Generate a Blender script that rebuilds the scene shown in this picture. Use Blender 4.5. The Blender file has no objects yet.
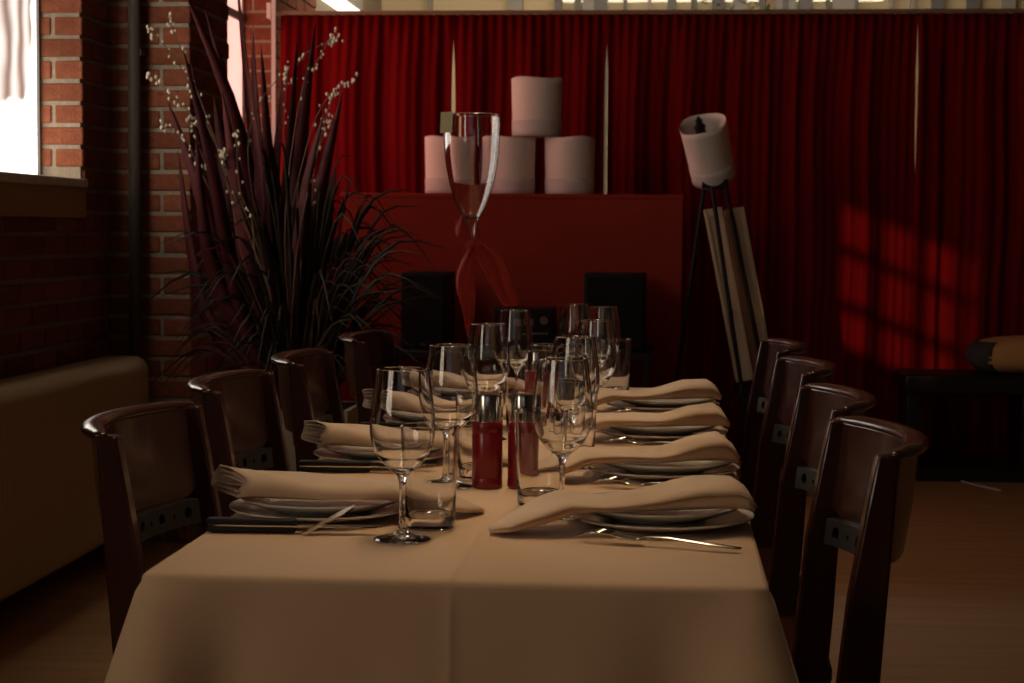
import bpy, bmesh, math, random
from mathutils import Vector, Matrix
from math import sin, cos, pi, radians as rad, sqrt
random.seed(7)
S = bpy.context.scene
COL = S.collection

# ------------------------------------------------------------------ camera, light, exposure
cam = bpy.data.cameras.new('camera')
cam.sensor_width = 36.0
cam.lens = 1800 / 1024 * 36.0
cam.clip_start = 0.05
cam_ob = bpy.data.objects.new('camera', cam)
COL.objects.link(cam_ob)
R3 = Matrix.Rotation(rad(4.86), 4, 'Z') @ Matrix.Rotation(pi / 2 - rad(3.53), 4, 'X') @ Matrix.Rotation(rad(0.4), 4, 'Z')
cam_ob.matrix_world = Matrix.Translation((0, 0, 1.14)) @ R3
cam.dof.use_dof = True
cam.dof.focus_distance = 2.7
cam.dof.aperture_fstop = 15.0
S.camera = cam_ob

vs = S.view_settings
vs.view_transform = 'Standard'
vs.look = 'None'
vs.exposure = -0.1
vs.gamma = 1.0
vs.use_curve_mapping = False
S.cycles.use_denoising = True
S.cycles.sample_clamp_indirect = 4.0

w = bpy.data.worlds.new('world')
S.world = w
w.use_nodes = True
w.node_tree.nodes['Background'].inputs[0].default_value = (0.55, 0.62, 0.75, 1)
w.node_tree.nodes['Background'].inputs[1].default_value = 0.35

WIN_L = 3.0          # radiance of the frosted window panes (daylight behind them)

def lamp(name, kind, loc, direction, energy, color, **kw):
    l = bpy.data.lights.new(name, kind)
    l.energy = energy
    l.color = color
    for k, v in kw.items():
        setattr(l, k, v)
    o = bpy.data.objects.new(name, l)
    COL.objects.link(o)
    o.location = loc
    o.rotation_euler = Vector(direction).to_track_quat('-Z', 'Y').to_euler()
    return o

# low evening sun through the clear transom window in the left wall, out of frame
lamp('sun', 'SUN', (-6, -4, 4), (3.24, 6.35, -1.35), 1.15, (1.0, 0.62, 0.36), angle=rad(0.6))
# added warm fill from behind the camera, set at an unseen rear window
lamp('added_rear_daylight', 'AREA', (-0.3, -2.55, 2.25), (0, 1, -0.15), 0.3, (1.0, 0.74, 0.5), shape='RECTANGLE', size=2.4, size_y=1.3)
# ceiling lamps of the room beyond the red curtain
lamp('back_room_light', 'AREA', (-0.5, 10.4, 3.2), (0, 0.45, -1), 105, (1.0, 0.86, 0.66), shape='RECTANGLE', size=4.5, size_y=0.8)

# added top light for the dining table (its housing is built further down)
lamp('added_table_light', 'AREA', (-0.235, 3.05, 2.18), (0, 0, -1), 3.7, (1.0, 0.74, 0.47), shape='RECTANGLE', size=0.16, size_y=2.1, spread=rad(75))

# ------------------------------------------------------------------ helpers
def new_mesh(name, verts, faces, smooth=False):
    me = bpy.data.meshes.new(name)
    me.from_pydata([tuple(v) for v in verts], [], faces)
    bm = bmesh.new(); bm.from_mesh(me)
    bmesh.ops.remove_doubles(bm, verts=bm.verts, dist=1e-6)
    bmesh.ops.recalc_face_normals(bm, faces=bm.faces)
    bm.to_mesh(me); bm.free()
    if smooth:
        me.shade_smooth()
    return me

def place(name, me, mat, parent=None, loc=(0, 0, 0), rot=(0, 0, 0)):
    o = bpy.data.objects.new(name, me)
    COL.objects.link(o)
    o.location = loc
    o.rotation_euler = rot
    if mat is not None and not me.materials:
        me.materials.append(mat)
    if parent is not None:
        o.parent = parent
    return o

def tag(o, label, cat, group=None):
    o['label'] = label
    o['category'] = cat
    if group:
        o['group'] = group
    return o

def root(name, loc, label, cat, group=None, rz=0.0):
    o = bpy.data.objects.new(name, None)
    o.empty_display_size = 0.05
    COL.objects.link(o)
    o.location = loc
    o.rotation_euler = (0, 0, rz)
    return tag(o, label, cat, group)

def copy_tree(o, parent=None):
    c = o.copy()
    COL.objects.link(c)
    c.parent = parent
    for ch in list(o.children):
        copy_tree(ch, c)
    return c

def structure(o):
    o['kind'] = 'structure'
    return o

class MB:
    """collects simple solids into one mesh"""
    def __init__(s):
        s.v = []; s.f = []
    def add(s, v, f):
        n = len(s.v)
        s.v += [tuple(p) for p in v]
        s.f += [tuple(i + n for i in q) for q in f]
        return s
    def box(s, a, b):
        (x0, y0, z0), (x1, y1, z1) = a, b
        return s.add([(x0, y0, z0), (x1, y0, z0), (x1, y1, z0), (x0, y1, z0), (x0, y0, z1), (x1, y0, z1), (x1, y1, z1), (x0, y1, z1)],
                     [(0, 3, 2, 1), (4, 5, 6, 7), (0, 1, 5, 4), (1, 2, 6, 5), (2, 3, 7, 6), (3, 0, 4, 7)])
    def tube(s, pts, radii, n=8, flat=1.0, cap=True):
        pts = [Vector(p) for p in pts]
        if not hasattr(radii, '__len__'):
            radii = [radii] * len(pts)
        rings = []
        for i, p in enumerate(pts):
            t = (pts[min(i + 1, len(pts) - 1)] - pts[max(i - 1, 0)]).normalized()
            up = Vector((0, 0, 1)) if abs(t.z) < 0.9 else Vector((0, 1, 0))
            a = t.cross(up).normalized(); b = t.cross(a).normalized()
            rings.append([p + (a * cos(2 * pi * k / n) + b * sin(2 * pi * k / n) * flat) * radii[i] for k in range(n)])
        v = [q for r in rings for q in r]
        f = []
        for i in range(len(pts) - 1):
            for k in range(n):
                f.append((i * n + k, i * n + (k + 1) % n, (i + 1) * n + (k + 1) % n, (i + 1) * n + k))
        if cap:
            f.append(tuple(range(n - 1, -1, -1)))
            f.append(tuple((len(pts) - 1) * n + k for k in range(n)))
        return s.add(v, f)
    def lathe(s, prof, n=32, c=(0, 0, 0)):
        v = []; f = []
        for r, z in prof:
            v += [(c[0] + r * cos(2 * pi * k / n), c[1] + r * sin(2 * pi * k / n), c[2] + z) for k in range(n)]
        for i in range(len(prof) - 1):
            for k in range(n):
                q = (i * n + k, i * n + (k + 1) % n, (i + 1) * n + (k + 1) % n, (i + 1) * n + k)
                f.append(q)
        return s.add(v, f)
    def sections(s, secs, cap=True):
        """secs: list of rings (same count)"""
        n = len(secs[0]); v = [p for r in secs for p in r]; f = []
        for i in range(len(secs) - 1):
            for k in range(n):
                f.append((i * n + k, i * n + (k + 1) % n, (i + 1) * n + (k + 1) % n, (i + 1) * n + k))
        if cap:
            f.append(tuple(range(n - 1, -1, -1)))
            f.append(tuple((len(secs) - 1) * n + k for k in range(n)))
        return s.add(v, f)
    def mesh(s, name, smooth=False):
        me = new_mesh(name, s.v, s.f, smooth)
        bm = bmesh.new(); bm.from_mesh(me)
        bad = [f for f in bm.faces if f.calc_area() < 1e-12]
        if bad:
            bmesh.ops.dissolve_degenerate(bm, dist=1e-7, edges=bm.edges)
        bm.to_mesh(me); bm.free()
        if smooth:
            me.shade_smooth()
        return me

def obj(name, mb, mat, parent=None, loc=(0, 0, 0), rot=(0, 0, 0), smooth=False, bevel=0, seg=2):
    o = place(name, mb.mesh(name, smooth), mat, parent, loc, rot)
    if bevel:
        m = o.modifiers.new('bevel', 'BEVEL')
        m.width = bevel; m.segments = seg; m.limit_method = 'ANGLE'
        o.data.shade_smooth()
        try:
            o.data.set_sharp_from_angle(angle=rad(40))
        except Exception:
            pass
    return o

def grid_mesh(name, nu, nv, fn, smooth=True):
    v = [fn(i / nu, j / nv) for j in range(nv + 1) for i in range(nu + 1)]
    f = [(j * (nu + 1) + i, j * (nu + 1) + i + 1, (j + 1) * (nu + 1) + i + 1, (j + 1) * (nu + 1) + i) for j in range(nv) for i in range(nu)]
    me = bpy.data.meshes.new(name)
    me.from_pydata(v, [], f)
    if smooth:
        me.shade_smooth()
    return me

def solidify(o, t, offset=0.0):
    m = o.modifiers.new('thickness', 'SOLIDIFY')
    m.thickness = t; m.offset = offset
    return o

def lerp(a, b, t):
    return a + (b - a) * t

def interp(tab, x):
    for (x0, y0), (x1, y1) in zip(tab, tab[1:]):
        if x <= x1:
            t = (x - x0) / (x1 - x0) if x1 > x0 else 0
            t = max(0, min(1, t))
            return lerp(y0, y1, t)
    return tab[-1][1]

def smooth01(t):
    t = max(0.0, min(1.0, t))
    return t * t * (3 - 2 * t)

# ------------------------------------------------------------------ materials
MATS = {}
def mat(name, color, rough=0.5, metal=0.0, noise=None, bump=None, coat=0.0, sheen=0.0, spec=0.5, trans=0.0, ior=1.45,
        rand=0.0, wave=None, emit=None, sub=0.0, stretch=(1, 1, 1)):
    m = bpy.data.materials.new(name)
    m.use_nodes = True
    nt = m.node_tree; N = nt.nodes; L = nt.links
    b = N['Principled BSDF']
    b.inputs['Base Color'].default_value = (*color, 1)
    b.inputs['Roughness'].default_value = rough
    b.inputs['Metallic'].default_value = metal
    b.inputs['Coat Weight'].default_value = coat
    b.inputs['Coat Roughness'].default_value = 0.12
    b.inputs['Sheen Weight'].default_value = sheen
    b.inputs['Specular IOR Level'].default_value = spec
    b.inputs['Transmission Weight'].default_value = trans
    b.inputs['IOR'].default_value = ior
    src = None
    tc = N.new('ShaderNodeTexCoord')
    mp = N.new('ShaderNodeMapping'); mp.inputs['Scale'].default_value = stretch
    L.new(tc.outputs['Object'], mp.inputs[0])
    if noise:
        sc, c2 = noise
        t = N.new('ShaderNodeTexNoise'); t.inputs['Scale'].default_value = sc; t.inputs['Detail'].default_value = 5
        L.new(mp.outputs[0], t.inputs[0])
        r = N.new('ShaderNodeValToRGB')
        r.color_ramp.elements[0].position = 0.32; r.color_ramp.elements[1].position = 0.68
        r.color_ramp.elements[0].color = (*color, 1); r.color_ramp.elements[1].color = (*c2, 1)
        L.new(t.outputs[0], r.inputs[0]); src = r.outputs[0]
    if rand:
        oi = N.new('ShaderNodeObjectInfo')
        hs = N.new('ShaderNodeHueSaturation')
        mr = N.new('ShaderNodeMapRange')
        mr.inputs[3].default_value = 1 - rand; mr.inputs[4].default_value = 1 + rand
        L.new(oi.outputs['Random'], mr.inputs[0]); L.new(mr.outputs[0], hs.inputs['Value'])
        if src: L.new(src, hs.inputs['Color'])
        else: hs.inputs['Color'].default_value = (*color, 1)
        src = hs.outputs[0]
    if src:
        L.new(src, b.inputs['Base Color'])
    if bump:
        sc, st = bump
        t2 = N.new('ShaderNodeTexNoise'); t2.inputs['Scale'].default_value = sc; t2.inputs['Detail'].default_value = 4
        L.new(mp.outputs[0], t2.inputs[0])
        bp = N.new('ShaderNodeBump'); bp.inputs['Strength'].default_value = st; bp.inputs['Distance'].default_value = 0.01
        L.new(t2.outputs[0], bp.inputs['Height']); L.new(bp.outputs[0], b.inputs['Normal'])
    if emit:
        b.inputs['Emission Color'].default_value = (*emit[0], 1)
        b.inputs['Emission Strength'].default_value = emit[1]
    MATS[name] = m
    return m

M_brick = mat('red brick', (0.21, 0.064, 0.032), 0.9, spec=0.15, noise=(38, (0.29, 0.095, 0.05)), bump=(90, 0.5), rand=0.22)
M_mortar = mat('grey mortar', (0.40, 0.32, 0.24), 0.95, noise=(60, (0.30, 0.24, 0.17)), bump=(120, 0.5))
M_plaster = mat('dark panelling', (0.13, 0.085, 0.055), 0.7, noise=(4, (0.11, 0.07, 0.045)))
M_ceil = mat('ceiling paint', (0.16, 0.12, 0.09), 0.9)
M_floor = mat('brown wood floor', (0.33, 0.165, 0.062), 0.45, noise=(3.0, (0.45, 0.23, 0.088)), bump=(14, 0.05), stretch=(0.35, 6, 1))
M_cloth = mat('cream tablecloth', (0.65, 0.425, 0.25), 0.85, noise=(5, (0.68, 0.45, 0.27)), bump=(700, 0.06), sheen=0.15)
M_napkin = mat('peach napkin', (0.60, 0.42, 0.28), 0.85, noise=(20, (0.64, 0.45, 0.30)), bump=(500, 0.08), sheen=0.15)
M_plate = mat('white porcelain', (0.56, 0.50, 0.43), 0.16, coat=0.3)
M_wood = mat('dark mahogany', (0.034, 0.009, 0.006), 0.26, noise=(9, (0.052, 0.014, 0.009)), coat=0.3, stretch=(3, 3, 0.5))
M_bracket = mat('dark steel bracket', (0.040, 0.030, 0.026), 0.5, metal=0.2)
M_steel = mat('polished steel', (0.62, 0.58, 0.52), 0.16, metal=1.0)
M_black = mat('black plastic', (0.010, 0.008, 0.008), 0.5, spec=0.3)
M_blackwood = mat('black lacquer', (0.010, 0.007, 0.007), 0.45)
M_grille = mat('black speaker cloth', (0.006, 0.005, 0.005), 0.95)
M_curtain = mat('red curtain cloth', (0.17, 0.003, 0.004), 0.9, noise=(7, (0.195, 0.0035, 0.0045)), spec=0.08, stretch=(1, 1, 0.2))
M_redpaint = mat('dark red paint', (0.27, 0.026, 0.012), 0.6, spec=0.2, noise=(3, (0.29, 0.030, 0.014)))
M_redleather = mat('red lacquer', (0.20, 0.008, 0.012), 0.3, coat=0.2)
M_paper = mat('white shade paper', (0.86, 0.76, 0.66), 0.8, noise=(14, (0.82, 0.72, 0.62)))
M_paper2 = mat('grey paper band', (0.66, 0.60, 0.56), 0.8)
M_rad = mat('cream radiator enamel', (0.50, 0.36, 0.20), 0.45)
M_pipe = mat('grey painted pipe', (0.075, 0.06, 0.045), 0.7)
M_sill = mat('pale stone sill', (0.72, 0.65, 0.55), 0.6, noise=(20, (0.60, 0.53, 0.44)))
M_apron = mat('tan wooden apron', (0.36, 0.21, 0.085), 0.6, noise=(8, (0.41, 0.25, 0.10)), stretch=(1, 0.2, 2))
M_white = mat('white paint', (0.72, 0.68, 0.62), 0.5)
M_rail = mat('tan wooden rail', (0.30, 0.20, 0.11), 0.6)
M_leafred = mat('dark burgundy leaf', (0.065, 0.010, 0.011), 0.55, spec=0.25, noise=(10, (0.095, 0.016, 0.016)), rand=0.35, stretch=(3, 3, 0.4))
M_leafdark = mat('dark grass leaf', (0.018, 0.010, 0.006), 0.45, spec=0.25, noise=(10, (0.040, 0.028, 0.015)), rand=0.4)
M_twig = mat('brown twig', (0.12, 0.055, 0.03), 0.7)
M_bud = mat('cream bud', (0.62, 0.54, 0.40), 0.7)
M_green = mat('green leaf', (0.10, 0.18, 0.03), 0.5, rand=0.3)
M_pot = mat('beige planter', (0.33, 0.255, 0.17), 0.7, noise=(12, (0.36, 0.28, 0.19)))
M_soil = mat('dark soil', (0.02, 0.013, 0.009), 0.95)
M_ribbon = mat('sheer red ribbon', (0.46, 0.03, 0.02), 0.7)
M_card = mat('pale yellow card', (0.62, 0.52, 0.26), 0.8)
M_board = mat('pale unfinished wood', (0.62, 0.48, 0.31), 0.7, noise=(10, (0.50, 0.37, 0.23)), stretch=(8, 8, 0.4))
M_cush = mat('ochre cushion', (0.58, 0.30, 0.11), 0.85, noise=(18, (0.64, 0.34, 0.13)), bump=(300, 0.1))
M_cushdark = mat('grey cushion gusset', (0.05, 0.042, 0.04), 0.85)
M_cable = mat('pale cable', (0.5, 0.45, 0.38), 0.5)
M_tanwall = mat('tan painted wall', (0.62, 0.49, 0.30), 0.8, noise=(2, (0.66, 0.53, 0.33)))
M_grey = mat('grey steel frame', (0.13, 0.12, 0.11), 0.5)
M_greylt = mat('light grey frame', (0.30, 0.27, 0.24), 0.5)
M_lampglow = mat('fluorescent diffuser', (0.9, 0.85, 0.75), 0.5, emit=((1.0, 0.92, 0.75), 2.2))

M_glass = mat('clear glass', (1.0, 1.0, 1.0), 0.0, trans=1.0, ior=1.52)

# sheer ribbon: partly see-through woven net
nt = M_ribbon.node_tree
b = nt.nodes['Principled BSDF']; b.inputs['Alpha'].default_value = 0.6

def frosted(name, tint, strength, pic=None):
    """daylight coming through frosted film, with a faint printed picture"""
    m = bpy.data.materials.new(name); m.use_nodes = True
    nt = m.node_tree; N = nt.nodes; L = nt.links
    b = N['Principled BSDF']
    b.inputs['Base Color'].default_value = (0.6, 0.6, 0.62, 1); b.inputs['Roughness'].default_value = 0.35
    b.inputs['Emission Strength'].default_value = strength
    b.inputs['Emission Color'].default_value = (*tint, 1)
    if pic:
        tc = N.new('ShaderNodeTexCoord')
        sub = N.new('ShaderNodeVectorMath'); sub.operation = 'SUBTRACT'; sub.inputs[1].default_value = pic
        L.new(tc.outputs['Object'], sub.inputs[0])
        mp = N.new('ShaderNodeMapping'); mp.inputs['Scale'].default_value = (0.0, 2.0, 1.15)
        L.new(sub.outputs[0], mp.inputs[0])
        ln = N.new('ShaderNodeVectorMath'); ln.operation = 'LENGTH'; L.new(mp.outputs[0], ln.inputs[0])
        nz = N.new('ShaderNodeTexNoise'); nz.inputs['Scale'].default_value = 5; L.new(tc.outputs['Object'], nz.inputs[0])
        ad = N.new('ShaderNodeMath'); ad.operation = 'MULTIPLY_ADD'; ad.inputs[1].default_value = 0.35
        L.new(nz.outputs[0], ad.inputs[0]); L.new(ln.outputs[1], ad.inputs[2])
        rp = N.new('ShaderNodeValToRGB'); rp.color_ramp.elements[0].position = 0.62; rp.color_ramp.elements[1].position = 0.70
        rp.color_ramp.elements[0].color = (1, 1, 1, 1); rp.color_ramp.elements[1].color = (0, 0, 0, 1)
        L.new(ad.outputs[0], rp.inputs[0])
        wv = N.new('ShaderNodeTexWave'); wv.inputs['Scale'].default_value = 2.2; wv.inputs['Distortion'].default_value = 7
        wv.bands_direction = 'Y'
        L.new(tc.outputs['Object'], wv.inputs[0])
        cr = N.new('ShaderNodeValToRGB')
        cr.color_ramp.elements[0].color = (0.10, 0.07, 0.055, 1); cr.color_ramp.elements[1].color = (0.36, 0.32, 0.29, 1)
        e = cr.color_ramp.elements.new(0.45); e.color = (0.24, 0.185, 0.16, 1)
        L.new(wv.outputs[0], cr.inputs[0])
        mx = N.new('ShaderNodeMix'); mx.data_type = 'RGBA'
        L.new(rp.outputs[0], mx.inputs['Factor'])
        mx.inputs[6].default_value = (*tint, 1)
        L.new(cr.outputs[0], mx.inputs[7])
        L.new(mx.outputs[2], b.inputs['Emission Color'])
    return m
M_frostA = frosted('frosted window film', (1.0, 0.92, 0.80), WIN_L * 1.15, pic=(0, 5.74, 1.92))
M_frostB = frosted('pink frosted window', (1.0, 0.46, 0.38), WIN_L * 0.52)
M_frostAdded = frosted('frosted window', (1.0, 0.84, 0.66), WIN_L * 1.2)

def clear_pane(name):
    m = bpy.data.materials.new(name); m.use_nodes = True
    nt = m.node_tree; N = nt.nodes; L = nt.links
    N.remove(N['Principled BSDF'])
    t = N.new('ShaderNodeBsdfTransparent'); g = N.new('ShaderNodeBsdfGlossy'); g.inputs['Roughness'].default_value = 0.02
    mx = N.new('ShaderNodeMixShader'); mx.inputs[0].default_value = 0.06
    L.new(t.outputs[0], mx.inputs[1]); L.new(g.outputs[0], mx.inputs[2]); L.new(mx.outputs[0], N['Material Output'].inputs[0])
    return m
M_pane = clear_pane('clear window pane')

# ------------------------------------------------------------------ room shell
XL = -2.0          # inner face of the left wall
YB = 12.6          # far wall of the room beyond the curtain
ZC = 3.3
floor = structure(obj('floor', MB().box((-2.4, -2.8, -0.06), (3.8, YB + 0.2, 0.0)), M_floor))
ceiling = structure(obj('ceiling', MB().box((-2.4, -2.8, ZC), (3.8, YB + 0.2, ZC + 0.1)), M_ceil))
structure(obj('wall_right', MB().box((3.6, -2.8, 0), (3.8, YB + 0.2, ZC)), M_plaster))
mb = MB()
mb.box((-2.4, -2.8, 0), (-1.6, -2.6, ZC)); mb.box((1.0, -2.8, 0), (3.8, -2.6, ZC))
mb.box((-1.6, -2.8, 2.95), (1.0, -2.6, ZC)); mb.box((-1.6, -2.8, 0), (1.0, -2.6, 1.55))
structure(obj('wall_front', mb, M_plaster))
rear_win = structure(obj('window_4', MB().box((-1.6, -2.76, 1.55), (1.0, -2.74, 2.95)), M_pane))  # unseen window behind the camera, added to go with the rear fill
fr = MB()
for x in (-1.6, -0.75, 0.1, 0.95):
    fr.box((x, -2.78, 1.55), (x + 0.05, -2.72, 2.95))
fr.box((-1.6, -2.78, 1.55), (1.0, -2.72, 1.6)); fr.box((-1.6, -2.78, 2.9), (1.0, -2.72, 2.95))
obj('window_frame', fr, M_grey, rear_win)

# left wall: mortar-coloured core with window openings, brick faces in front
OPEN = [(4.30, 6.05, 1.30, 2.95), (6.95, 9.05, 1.15, 2.95), (1.50, 3.46, 1.79, 2.59), (-0.5, 1.05, 1.10, 2.00)]   # y0 y1 z0 z1
mb = MB()
ys = sorted({-2.6, YB} | {o[0] for o in OPEN} | {o[1] for o in OPEN})
for y0, y1 in zip(ys, ys[1:]):
    op = [o for o in OPEN if o[0] <= y0 + 1e-6 and o[1] >= y1 - 1e-6]
    if op:
        mb.box((-2.3, y0, 0), (XL - 0.004, y1, op[0][2])); mb.box((-2.3, y0, op[0][3]), (XL - 0.004, y1, ZC))
    else:
        mb.box((-2.3, y0, 0), (XL - 0.004, y1, ZC))
wall_left = structure(obj('wall_left', mb, M_mortar))

PITCH, BH, JT = 0.0745, 0.060, 0.013
BR = {}
def brick_mesh(l, d, h=BH):
    """brick with length l along x, depth d along y"""
    k = (round(l, 3), round(d, 3))
    if k not in BR:
        me = MB().box((0, 0, 0), (l, d, h)).mesh('brick')
        bm = bmesh.new(); bm.from_mesh(me)
        bmesh.ops.bevel(bm, geom=bm.edges[:], offset=0.004, segments=1, affect='EDGES')
        bm.to_mesh(me); bm.free()
        me.materials.append(M_brick)
        BR[k] = me
    return BR[k]

def brick(parent, x, y, z, l, d, rz=0.0):
    o = place('brick', brick_mesh(l, d), None, parent, (x + random.uniform(-.001, .001), y + random.uniform(-.001, .001), z + random.uniform(-.001, .001)),
              (0, 0, rz + random.uniform(-.004, .004)))
    return o

BL = 0.215
def wall_bricks(y0, y1, z0, z1, sink):
    """stretcher courses on the left wall plane between y0 and y1; sink(y, l, z) places one"""
    c = 0
    z = 0.008
    while z + BH < z1 + 1e-6:
        if z > z0 - 1e-6:
            y = y0 - (0.5 * (BL + JT) if c % 2 else 0)
            while y < y1 - 0.02:
                a, e = max(y, y0), min(y + BL, y1)
                if e - a > 0.03:
                    sink(a, e - a, z)
                y += BL + JT
        z += PITCH; c += 1

def one_brick(y, l, z):
    # brick proud of the mortar, long side along Y
    brick(wall_left, XL + 0.006, y, z, l, 0.05, pi / 2)
rest = MB()
def rest_brick(y, l, z):
    rest.box((XL - 0.04, y, z), (XL + 0.006, y + l, z + BH))
wall_bricks(4.75, 6.05, 0.0, 1.19, one_brick)
wall_bricks(6.062, 6.34, 0.0, 3.3, one_brick)
wall_bricks(8.2, 9.05, 0.5, 1.15, one_brick)
# reveals of the two windows that face the camera
for yy, z0, z1 in ((6.05, 1.315, 2.95), (9.05, 1.165, 2.95)):
    c = 0; z = 0.008
    while z + BH < z1:
        if z > z0 - 0.01:
            if c % 2:
                brick(wall_left, -2.165, yy - 0.006, z, 0.172, 0.05)
            else:
                brick(wall_left, -2.165, yy - 0.006, z, 0.062, 0.05); brick(wall_left, -2.09, yy - 0.006, z, 0.097, 0.05)
        z += PITCH; c += 1
wall_bricks(9.062, 10.2, 0.0, 3.3, rest_brick)
wall_bricks(6.87, 8.19, 0.0, 1.15, rest_brick)
wall_bricks(-2.6, -0.51, 0.0, 3.3, rest_brick); wall_bricks(-0.5, 1.05, 0.0, 1.10, rest_brick); wall_bricks(-0.5, 1.05, 2.0, 3.3, rest_brick); wall_bricks(1.06, 1.2, 0.0, 3.3, rest_brick); pass
wall_bricks(1.21, 1.49, 0.0, 3.3, rest_brick); wall_bricks(1.50, 3.46, 0, 1.79, rest_brick); wall_bricks(1.50, 3.46, 2.6, 3.3, rest_brick)
wall_bricks(3.47, 3.54, 0.0, 3.3, rest_brick); wall_bricks(3.55, 4.74, 0.0, 1.19, rest_brick); wall_bricks(4.30, 6.05, 2.96, 3.3, rest_brick); wall_bricks(3.55, 4.29, 1.19, 3.3, rest_brick)
wall_bricks(6.87, 9.05, 2.96, 3.3, rest_brick)
ro = obj('brick_field', rest, M_brick, wall_left)
ro['kind'] = 'stuff'

# brick pier that stands out of the left wall
PX, PY0, PY1 = -1.70, 6.35, 6.93
pier = structure(obj('wall_pier', MB().box((XL - 0.004, PY0 + 0.006, 0), (PX - 0.006, PY1, ZC)), M_mortar))
z = 0.008; c = 0
while z + BH < 2.75:
    if c % 2:
        brick(pier, PX - 0.215, PY0, z, 0.215, 0.10)
        brick(pier, XL + 0.002, PY0, z, 0.070, 0.10)
        for y in (PY0 + 0.113, PY0 + 0.113 + BL + JT):
            brick(pier, PX, y, z, BL, 0.10, pi / 2)
    else:
        for y, l in ((PY0, BL), (PY0 + BL + JT, BL), (PY0 + 2 * (BL + JT), 0.124)):
            brick(pier, PX, y, z, l, 0.10, pi / 2)
        brick(pier, PX - 0.113 - 0.185, PY0, z, 0.185, 0.10)
    z += PITCH; c += 1
rm = MB()
while z + BH < ZC:
    rm.box((XL, PY0, z), (PX, PY1, z + BH)); z += PITCH
o = obj('brick_field', rm, M_brick, pier); o['kind'] = 'stuff'

# windows of the left wall
def window(n, o, m, bars_y=(), bars_z=(), film=True):
    y0, y1, z0, z1 = o
    wob = structure(obj('window_%d' % n, MB().box((-2.165, y0, z0), (-2.150, y1, z1)), m))
    f = MB()
    t = 0.018
    f.box((-2.185, y0, z0), (-2.135, y0 + t, z1)); f.box((-2.185, y1 - t, z0), (-2.140, y1, z1))
    f.box((-2.185, y0, z0), (-2.135, y1, z0 + t)); f.box((-2.185, y0, z1 - t), (-2.135, y1, z1))
    obj('window_frame', f, M_grey, wob)
    for b in bars_y:
        obj('glazing_bar', MB().box((-2.18, b - 0.02, z0), (-2.135, b + 0.02, z1)), M_grey, wob)
    for b in bars_z:
        obj('glazing_bar', MB().box((-2.18, y0, b - 0.02), (-2.135, y1, b + 0.02)), M_grey, wob)
    return wob
wA = window(1, OPEN[0], M_frostA)
wB = window(2, OPEN[1], M_frostB, bars_z=(2.2,))
wC = window(3, OPEN[2], M_pane, bars_y=(1.9, 2.3, 2.7, 3.1), bars_z=(2.05, 2.32))
wD = window(5, OPEN[3], M_frostAdded, bars_y=(0.28,))  # unseen glowing window near the camera, added for side light and glass highlights
for y0, y1, z0 in ((4.25, 6.055, 1.30), (6.9, 9.05, 1.15)):
    sl = obj('window_sill', MB().box((-2.15, y0, z0 - 0.025), (XL + 0.022, y1, z0 + 0.006)), M_sill, wA if z0 > 1.2 else wB, bevel=0.005)
obj('sill_apron', MB().box((XL - 0.02, 4.25, 1.172), (XL + 0.014, 6.055, 1.274)), M_apron, wA, bevel=0.003)

# heating pipe in front of the pier
p = root('heating_pipe', (-1.885, 6.29, 0), 'slim dark grey pipe running up the brick pier behind the radiator', 'pipe')
obj('pipe_run', MB().tube([(0, 0, 0.0), (0, 0, 3.29)], 0.023, 14), M_pipe, p, smooth=True)
for zz in (0.4, 1.75, 2.9):
    obj('pipe_clip', MB().box((-0.026, -0.006, zz), (0.026, 0.058, zz + 0.02)), M_pipe, p)

# ------------------------------------------------------------------ the room beyond the curtain (seen above the rail)
wb = structure(obj('wall_back', MB().box((-2.4, YB, 0), (3.8, YB + 0.2, ZC)), M_tanwall))
def bx(px):          # x on the far wall for a picture column
    k = (px - 512) / 1800.0
    return YB * (k * cos(rad(4.86)) - sin(rad(4.86))) / (cos(rad(4.86)) + k * sin(rad(4.86)))
for px, wd, m in ((347, 9, M_greylt), (430, 3, M_greylt), (514, 13, M_greylt), (556, 7, M_grey), (765, 9, M_rail)):
    x = bx(px); hw = wd / 143 / 2
    o = structure(obj('trim_1', MB().box((x - hw, YB - 0.08, 0), (x + hw, YB + 0.01, ZC)), m))
    o.name = 'trim_%d' % (px % 97)
gz = structure(obj('window_6', MB().box((bx(560), YB - 0.03, 1.0), (bx(1300), YB - 0.02, 3.1)), M_pane))
random.seed(3)
for px in (575, 588, 598, 622, 646, 668, 690, 714, 735, 757, 780, 800, 822, 850, 884, 905, 930, 965, 1000, 1023):
    x = bx(px); hw = random.choice((0.012, 0.02, 0.03, 0.045))
    obj('glazing_bar', MB().box((x - hw, YB - 0.07, 1.0), (x + hw, YB - 0.035, 3.1)), random.choice((M_grey, M_greylt, M_grey)), gz)
for px, wd in ((588, 16), (780, 20), (838, 22)):
    x = bx(px); hw = wd / 143 / 2
    obj('grey_panel', MB().box((x - hw, YB - 0.06, 1.0), (x + hw, YB - 0.045, 3.1)), M_greylt, gz)
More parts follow.
